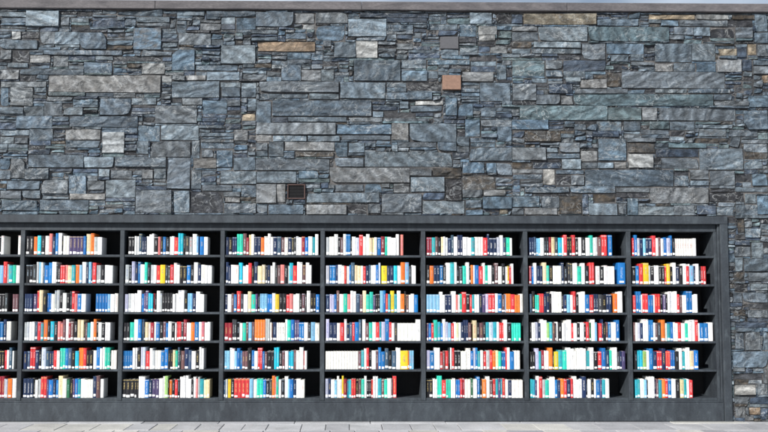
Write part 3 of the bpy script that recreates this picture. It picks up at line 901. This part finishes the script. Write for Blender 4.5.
# every row, read spine by spine: zoom x origin, x of the first edge, then colour + right edge (7.2x pixels), + = tall, _ = gap
ROWS = {
    (0, 0): (0, 'x-535 W-20 K10 W30 _130 W152'), (0, 1): (0, 'x-535 _-20 b25 R52+ G65 T92 E115 W142'), (0, 2): (0, 'x-535 K-12 K15 K35 D55 _92 M132'),
    (0, 3): (0, 'x-535 _-10 B25 N45+ w78'), (0, 4): (0, 'x-535 _-10 K12 K30 R50 W66 n85+ W98'), (0, 5): (0, 'x-535 _-10 r30+ G40 S55 O85 W115'),
    (1, 0): (20, 'x45 K70 K100 O126 C152 K182 w210 P232+ N257 B275+ W302+ K309 w355 V380 V410 V432 V458 B477 y508+ O533+ G560 W590'),
    (1, 1): (20, 'x45 K70 K92 D118 G135+ b150+ w165+ n178+ B208 B232+ W262+ D272 K292 R325 P345 y373 T400 O428 b447 W475+ N495 b513+ N523 R548+ G583 K610 W640 W668'),
    (1, 2): (20, 'x35 N68 N92 V122 R138+ y165+ K193 B225 w250 G285+ K308 W335 K358 D375+ R393+ P415 B443 W474 _545 B568 B590 B610 B632 b652 W682 w706'),
    (1, 3): (20, 'x32 G70 W105 n125 R150 T170 O198+ K218 C245 K272 P308 M328+ W350+ r365 M385 K415 y458+ K470 M485 T508 W530 O550+ K565 W588 K610 W648'),
    (1, 4): (18, 'x42 N65 n88 R125+ N150 K170 S200+ n225 N258 R280 W302 E340+ B362+ n385+ K412 C438 O470+ R492+ K512 K540 W565 B590+ W625+ E663+ K672 w711'),
    (1, 5): (18, 'x38 N65 N88 N110 K125 W145 G165 R207+ V222 B252 N273 B292 y322+ w350 e372 K395 V410 B433 T452 W478 w508 w540 N565+ M590+ W615'),
    (2, 0): (120, 'x62 K85 K105 W137 n158+ N190 W212 W245+ K275 P292 K310 B330 K358 W390 R420 C455+ K472 D498 G522 W552+ b565 _575 B605 W632'),
    (2, 1): (120, 'x38 G65 K85 S108+ N130 B148+ W178 E198+ K218 G242 W262 R290 Y325 D362 R388 W410+ W430 K452 K482 B508 K532 W560+ N585 w610 W632 W660'),
    (2, 2): (120, 'x35 S60 G80 W125 W153+ B172 V185 V205+ C238 r250 K265 W290+ G303 K322 K340 K362 K380 W418 W462+ K486 b520 N547 W575+ W605'),
    (2, 3): (120, 'x24 K48 K72 E102 W130+ B155+ n172+ K182 y205 w220 r245 w260 B285 K312 M330 B348 W372 K395 w408 R440 D458 r480+ W512 O538 B568 W588 P608 W650'),
    (2, 4): (118, 'x35 B70 B105 W138+ K165 S198+ R228 W247+ G268 w310 B335 B360+ K395 y412 E430 n443+ K456 M480 N508+ n530 W560 K585 W617+'),
    (2, 5): (118, 'x32 K58 K88 K118 K150 W195+ B222 N245 V270 V297 W325 w338+ L360+ K366 O388 K410 R430 K445 W470+ W505+ W528 K542 W562+ P575 G590+ T618 y640 y660'),
    (3, 0): (220, 'x42 N62 K90 N122 E165+ M190+ r208 y225+ w245+ N270 N295 O318 w345 W365+ w383 N410 n440 M465 w490 N515 D548 W588 r612 B635 W665 T685 W708+'),
    (3, 1): (220, 'x42 N60+ N78 W105 w135 C160+ _165 W205 R228+ K245 N272+ y325 D342 N360 w378 W395+ D415 M435 P463 K488 w500 C525+ R555 W592+ M618 W642+ W658'),
    (3, 2): (220, 'x35 N55 W82 M100 B120 R148+ D170 W200 y225+ E255 V270 K288 b320 b340 B375 w398 Y425 K450 K478 R500 P525 W572 K590 M610 D625 W650+ K690 B716'),
    (3, 3): (220, 'x32 r60 r88 D120+ K142 W162 E188 M205 b228 M250 O290+ O325+ G358+ w372 M378 N408 w440 w470 W485+ E510+ B535+ V570+ B605 W632 D655 b685 w716'),
    (3, 4): (220, 'x30 b70 W105+ b122 B145+ B160 M180 M200 K228+ B248 W272 R305+ B322 M340 K390 C425+ K448 M468 W492 C530 M548 w572 W600+ R608 W625'),
    (3, 5): (220, 'x24 n40 G55 Y78 K102 R130 R155 R183 R212 b238 W265 E310 B332 K355 D375 O395+ P405+ E420+ W440 K465 W490+ b502 B528 N550 W580 w608'),
    (4, 0): (321, 'x35 G60 w95 W122+ K140 M160 W180+ B212+ K222 W250 S275 R302+ w325 W350+ y383 w403 B432 r458 E478 W505 W540 W562+ _573 P592+'),
    (4, 1): (321, 'x35 S60 B80 B105 N122 W150 w168 R182 w205 B215 n242+ y262 y288 w303 R322 N345 n357 W395 B415 S428+ _435 Y475 N495 N523 C548 W575 O605+ b632+ D650 W682'),
    (4, 2): (321, 'x34 N62 S95 B112 M132+ w162 E190 P212 W232+ W252+ n280 M300 y325+ E350 E375+ V392 K425 b448+ B465+ R482 T500 Y527+ T548 W572+ O600 K612+ M632 W670 B698'),
    (4, 3): (321, 'x34 S58+ N85 N115 w138 R167 W185+ N205 n225 R243 B272 n290+ _297 W320+ M345 E370 W395 R420 T435 S462 B490+ R508 W528 D548 w575 w602 w628 w658 w685 W716+'),
    (4, 4): (321, 'x32 w52 w72 w92 w112 w132 w152 w172 w192 w212 w232 w250 w268 M290 T310 W328+ R345+ K365 W395 M413 B433+ B460 n485+ K510 n540 W572+ Y625 O635 b668'),
    (4, 5): (321, 'x30 S52 N72 W98 b115 w130+ w150 Y163+ r185 T218 R250 K270 M290 E312 W328+ K360 R375 W410+ T435 M455 E478 W505 M517 R543+'),
    (5, 0): (421, 'x38 r65 r78 T103 M120 K145 y160 W192 N218 n235+ W262 N300+ W330 W362 T385 w415 w448 R477 N490+ N520 N545 S568 W590+ n610 E640 W655'),
    (5, 1): (421, 'x40 K62 O90 N112 N135 B158 K180 W210+ T238+ W257+ K275 D300 E325 W347+ K358 O375 W388 B415 R445 W460+ E480 W508 K530 M555+ W582 K603+ W625 Y632 R650 W665+'),
    (5, 2): (421, 'x38 b60 b85 b110 b135 W155+ W172 N190 N220 W250+ P265 W280 E295 R325+ K350 R367 T385 W418 N440 V465 S485 R510 R532 W555 B580 M605 b612 O645 R675 O712 w734'),
    (5, 3): (421, 'x40 V55 B75 R92 E117+ T140 B157 W175+ S195 b215 R238 W253 y268 W288 N308 N340+ M362 _373 y400+ K422 M445 K465 T490 S518 T545 W562 R595 W620+ K650 E685 E718'),
    (5, 4): (422, 'x32 S58 B88 W128+ R148 M165 R190 K203+ W213+ R232+ K255 K278 w320 w350+ B372 S385+ B400+ T420 w440 R463 G488 R508 O530 y550 E570 B602 R612+ W632+ B662 w705'),
    (5, 5): (422, 'x32 K52 K78 W110 E143+ R172 E208 W240 B275 R290 r308 w350 e368 W395 B417+ K432 O462 W488+ M508 R530 T548 V565 T578 R597 W620 N645 w672 w700 w725'),
    (6, 0): (523, 'x44 N62 N78 n92 b125 W150 K185 r203 y228 D252 C280 W292 R315+ K332 K350 R375+ K397 W420 K450 W480 E502+ W525 G535 M565 R603+ _612 B640+'),
    (6, 1): (523, 'x44 r60 B78 W98+ N120 N140 y168+ E188 K215 w245 w275 N295+ K322 D355+ W390+ E420 W445+ K475 R512+ _525 W553 K583 W607 w630 w658 _683 B736+'),
    (6, 2): (524, 'x42 n58 K78+ E110 R142 N162 N182+ K198 W232+ w270+ K285 N308 b332 W352 R372+ K395 W440+ B470 R500 N535 D562 K592 N632 _642 O672 W708+'),
    (6, 3): (524, 'x42 K55 W82 S100 N120 W163+ L182 T203 M222 K232 W245 K272 W295 W340+ R355 W380 K402 W432 K445 R468 e485 W512+ b525 _538 R560 N570+ K588 M605 B625 W662 B688+'),
    (6, 4): (525, 'x37 K52 K72 S100+ T118 r138 w170 O198+ K207 Y240 T270 E300 W328+ W355+ w372 W405+ W438+ T465 W493+ K522 R552 B580+ N608 E625 W662+ D682 N697 V722'),
    (6, 5): (525, 'x37 T72 V85 W102+ R125+ G145 E172 W188 W215+ B232 N255 O280 R300 N328 R345 W372+ W410 N440+ K450 W475 K497 W512 B540 V555 T578 W605'),
    (7, 0): (625, 'x50 R65 B85+ S105 N130 b148 N170 N195 R222+ W240 M258 W278 B300 S325 B340+ K358 w390 w425 w460 w490 W512'),
    (7, 1): (625, 'x50 K78 B102 R130+ Y170+ G182 K210 W242 K285 R298 Y322+ K342 W367+ N388 K415 W440+ R460 W468+ b495 N508 W530+ K545 R582'),
    (7, 2): (627, 'x42 R65 B100+ w110 R150 B187 W200 R238 K258 V278 K292 W325+ W360+ R378 M398 W425 B468+ W507'),
    (7, 3): (627, 'x47 M60 W78 S95 N115 W153+ B190+ W203 M218 D245 O272+ w290 T312 B332 W365 R388 W417 E440 W465+ W490+ R510+ W522 B552 B583 W620'),
    (7, 4): (629, 'x40 K60 C98 L125 W145 B172+ N200 R235 N262+ R297 B330 K360 W382+ T405 W438+ y467 B497'),
    (7, 5): (629, 'x44 T80 W110 b128 K138 W182+ N195 M212 T238 O260 R280 B305 W335 K365 y395 T415 W432 R458'),
}
BASE_PX = (255.2, 283.7, 312.3, 340.9, 369.4, 398.0)
PXM = (at(385, 300).x - at(384, 300).x)
bays_used = bays[2:]                          # bay 0 is the one cut by the picture's edge
books = []                                    # one dict for each book
allkeys = list(BC)
fillcodes = 'WWWWwwKKNNnBBbTCERRrPOYyVMDGS'


def lay(bay_i, r, codes_w, x_start):
    """random books for the stretch of shelf outside the picture; codes_w = end x"""
    x = x_start
    while x < codes_w - 0.03:
        w = rnd.uniform(0.036, 0.062)
        if x + w > codes_w:
            break
        books.append(dict(bay=bay_i, row=r, x0=x, x1=x + w, code=rnd.choice(fillcodes), tall=rnd.random() < 0.2))
        x += w


for (bi, r), (ox, txt) in ROWS.items():
    xa, xb = bays_used[bi]
    toks = txt.split()
    prev = float(toks[0][1:])
    py = BASE_PX[r] - 9

    def wx(v):
        return min(max(at(ox + v / 7.2, py, 0.02).x, xa + 0.003), xb - 0.003)
    toks = toks[1:]
    if bi == 0:                                # unseen part first
        t0 = toks[0]
        first = float(t0[1:].rstrip('+'))
        lay(0, r, wx(first) - (0.0 if t0[0] == '_' else 0.05), xa + 0.006)
        prev = first - 24
    for tk in toks:
        tall = tk.endswith('+')
        code, end = tk[0], float(tk[1:].rstrip('+'))
        if code != '_':
            a, b = wx(prev), wx(end)
            if b - a > 0.010:
                nb = 2 if end - prev > 31 and code not in 'Y' and not (code == 'B' and end - prev > 45) else 1
                cut = a + (b - a) * rnd.uniform(0.42, 0.58)
                for xa_, xb_ in ([(a, cut), (cut, b)] if nb == 2 else [(a, b)]):
                    books.append(dict(bay=bi, row=r, x0=xa_, x1=xb_, code=code, tall=tall))
        prev = end
for bi, (xa, xb) in ((-1, bays[1]), (-2, bays[0])):
    for r in range(6):
        lay(bi, r, xb - rnd.uniform(0.02, 0.3), xa + 0.006)

for b in books:
    b['h'] = (rnd.uniform(20.3, 21.7) if b['tall'] else rnd.uniform(17.4, 18.9)) * PXM
    b['d'] = rnd.uniform(0.185, 0.235)
    b['y'] = rnd.choice((0.014, 0.017, 0.019, 0.022, 0.028)) + rnd.uniform(-0.002, 0.002)
    b['z'] = Z_SHELF[b['row']]
    base = BC[b['code']][1]
    jit = 0.015 if b['code'] in 'WwG' else 0.07
    s = rnd.uniform(0.86, 1.03) if b['code'] in 'Ww' else rnd.uniform(0.72, 1.02)
    b['c'] = tuple(min(0.84, max(0.008, v * s * rnd.uniform(1 - jit, 1 + jit))) for v in base)
    lum = 0.2 * base[0] + 0.7 * base[1] + 0.1 * base[2]
    if lum < 0.3:
        b['t'] = rnd.choice(((0.8, 0.8, 0.78), (0.75, 0.75, 0.75), (0.62, 0.48, 0.2), (0.4, 0.5, 0.6), (0.45, 0.45, 0.45)))
    else:
        b['t'] = rnd.choice(((0.05, 0.05, 0.06), (0.04, 0.09, 0.3), (0.5, 0.03, 0.04), (0.3, 0.3, 0.32), (0.1, 0.1, 0.1), (0.45, 0.45, 0.45)))
    if b['code'] in 'Ww' and rnd.random() < 0.5:
        b['t'] = (0.58, 0.58, 0.58)
    b['s'] = rnd.random()
    b['sz'], b['sh'], b['se'] = rnd.choice((0.006, 0.009, 0.009, 0.012, 0.018)), rnd.choice((0.022, 0.026, 0.030)), rnd.choice((0.06, 0.10, 0.18))
    b['stick'] = rnd.random() < 0.82 and not (b['bay'] == 4 and b['row'] == 4 and b['code'] == 'w')
# a run of one colour next to each other is a set: same height, same place
for p, q in zip(books[:-1], books[1:]):
    if (p['bay'], p['row'], p['code'], p['tall']) == (q['bay'], q['row'], q['code'], q['tall']) and p['code'] in 'KNVROErBbwM' and q['x0'] - p['x1'] < 0.002:
        for k in ('h', 'd', 'y', 'c', 't', 's'):
            q[k] = p[k]


def cover_geo(mb, b, ox, oy, oz):
    """hard cover: rounded spine, two boards, open at head, foot and fore-edge"""
    x0, x1, h, d, y = b['x0'] + 0.0006 - ox, b['x1'] - 0.0006 - ox, b['h'], b['d'], b['y'] - oy
    w = x1 - x0
    th = min(0.0032, w * 0.16)
    zb, zt = b['z'] + 0.0003 - oz, b['z'] + h - oz
    n = 4
    bul = min(0.005, w * 0.13)
    mb.c, mb.t, mb.s = b['c'], b['t'], b['s']
    out = [(x0 + w * k / n, y - bul * math.sin(math.pi * k / n)) for k in range(n + 1)]
    inn = [(x0 + th + (w - 2 * th) * k / n, y + th) for k in range(n + 1)]
    pts = [(x0, y + d)] + out + [(x1, y + d)]
    ptsi = [(x0 + th, y + d)] + inn + [(x1 - th, y + d)]
    m = len(pts)
    V = [(px, py, zb) for px, py in pts] + [(px, py, zt) for px, py in pts] + [(px, py, zb) for px, py in ptsi] + [(px, py, zt) for px, py in ptsi]
    Fc, UV = [], []
    for k in range(m - 1):
        Fc.append((k, k + 1, m + k + 1, m + k))
        if 1 <= k <= n:
            u0, u1 = (k - 1) / n, k / n
            UV.append([(u0, 0), (u1, 0), (u1, 1), (u0, 1)])
        else:
            UV.append(None)
        Fc.append((2 * m + k + 1, 2 * m + k, 3 * m + k, 3 * m + k + 1)); UV.append(None)
        Fc.append((m + k, m + k + 1, 3 * m + k + 1, 3 * m + k)); UV.append(None)
        Fc.append((k + 1, k, 2 * m + k, 2 * m + k + 1)); UV.append(None)
    for k in (0, m - 1):
        f = (k, m + k, 3 * m + k, 2 * m + k)
        Fc.append(f if k == 0 else f[::-1]); UV.append(None)
    mb.add(V, Fc, 0, UV)


def pages_geo(mb, b, ox, oy, oz, mi=0):
    w = b['x1'] - b['x0'] - 0.0012
    th = min(0.0032, w * 0.16)
    mb.c, mb.s = (0.7, 0.68, 0.6), b['s']
    mb.box(b['x0'] + 0.0008 + th - ox, b['x1'] - 0.0008 - th - ox, b['y'] + th + 0.001 - oy, b['y'] + b['d'] - 0.004 - oy,
           b['z'] + 0.003 - oz, b['z'] + b['h'] - 0.004 - oz, mi)


def sticker_geo(mb, b, ox, oy, oz, mi=0):
    w = b['x1'] - b['x0'] - 0.0012
    bul = min(0.005, w * 0.13)
    mb.s = b['s']
    n, e = 4, b['se']
    z0, z1 = b['z'] + b['sz'] - oz, b['z'] + b['sz'] + b['sh'] - oz
    V, Fc, UV = [], [], []
    for k in range(n + 1):
        f = e + (1 - 2 * e) * k / n
        x, y = b['x0'] + 0.0006 + w * f - ox, b['y'] - bul * math.sin(math.pi * f) - 0.0007 - oy
        V += [(x, y, z0), (x, y, z1), (x, y + 0.0012, z0), (x, y + 0.0012, z1)]
    for k in range(n):
        p = 4 * k
        Fc.append((p, p + 4, p + 5, p + 1)); UV.append([(k / n, 0), ((k + 1) / n, 0), ((k + 1) / n, 1), (k / n, 1)])
        Fc.append((p + 1, p + 5, p + 7, p + 3)); UV.append(None)
        Fc.append((p, p + 2, p + 6, p + 4)); UV.append(None)
    Fc += [(0, 1, 3, 2), (4 * n, 4 * n + 2, 4 * n + 3, 4 * n + 1)]
    UV += [None, None]
    mb.add(V, Fc, mi, UV)


# label texts
ORD = ['first', 'second', 'third', 'fourth', 'fifth', 'sixth', 'seventh', 'eighth', 'ninth', 'tenth'] + ['%dth' % k if k % 10 not in (1, 2, 3) or 10 < k < 14 else '%d%s' % (k, {1: 'st', 2: 'nd', 3: 'rd'}[k % 10]) for k in range(11, 60)]
SH = ['top shelf', 'second shelf down', 'third shelf down', 'fourth shelf down', 'fifth shelf down', 'bottom shelf']
byrow = {}
for b in books:
    byrow.setdefault((b['bay'], b['row']), []).append(b)
for (bi, r), lst in byrow.items():
    bay = ORD[7 - bi] if 0 <= bi <= 7 else 'far'
    place = '%s, %s bay from end post' % (SH[r], bay)
    names = [BC[b['code']][0] for b in lst]
    trio = [(names[k - 1] if k else None, names[k], names[k + 1] if k + 1 < len(names) else None) for k in range(len(names))]
    for k, b in enumerate(lst):
        nm = names[k]
        size = 'tall ' if b['tall'] else ''
        if names.count(nm) == 1:
            lab = 'only %s book of its row, %s' % (nm, place)
        elif b['tall'] and sum(1 for q in lst if q['code'] == b['code'] and q['tall']) == 1:
            lab = 'the one tall %s book, %s' % (nm, place)
        elif None not in trio[k] and trio.count(trio[k]) == 1:
            p, q = trio[k][0], trio[k][2]
            if p == q:
                lab = '%s book between two %s ones, %s' % (nm, p, place)
            else:
                lab = '%s book between %s and %s, %s' % (nm, p, q, place)
        else:
            lab = '%s book, %s from the post side, %s' % (nm, ORD[len(lst) - 1 - k], place)
        b['label'] = lab
xv = at(-1, 320).x
vis = [b for b in books if b['bay'] >= 0 and (b['x0'] + b['x1']) / 2 > xv]
vis.sort(key=lambda b: (b['x1'] - b['x0']) * b['h'], reverse=True)
chosen = set(id(b) for b in vis[:299])
bulk = MB()
for b in books:
    if id(b) in chosen:
        o = Vector(((b['x0'] + b['x1']) / 2, b['y'] + b['d'] / 2, b['z']))
        mb = MB()
        cover_geo(mb, b, *o)
        root = mb.build('book', M_COVER, None, o)
        tag(root, b['label'], 'book', 'books standing in the outdoor bookcase')
        mb = MB()
        pages_geo(mb, b, *o)
        mb.build('pages', M_PAGES, root)
        if b['stick']:
            mb = MB()
            sticker_geo(mb, b, *o)
            mb.build('spine_label', M_STICKER, root)
    else:
        cover_geo(bulk, b, 0, 0, 0)
        pages_geo(bulk, b, 0, 0, 0, 1)
        if b['stick']:
            sticker_geo(bulk, b, 0, 0, 0, 2)
tag(bulk.build('books', [M_COVER, M_PAGES, M_STICKER]), 'thinner books filling the bookcase rows between the thicker volumes', 'books', kind='stuff')
print('stones', len(stones), 'books', len(books), 'visible', len(vis))
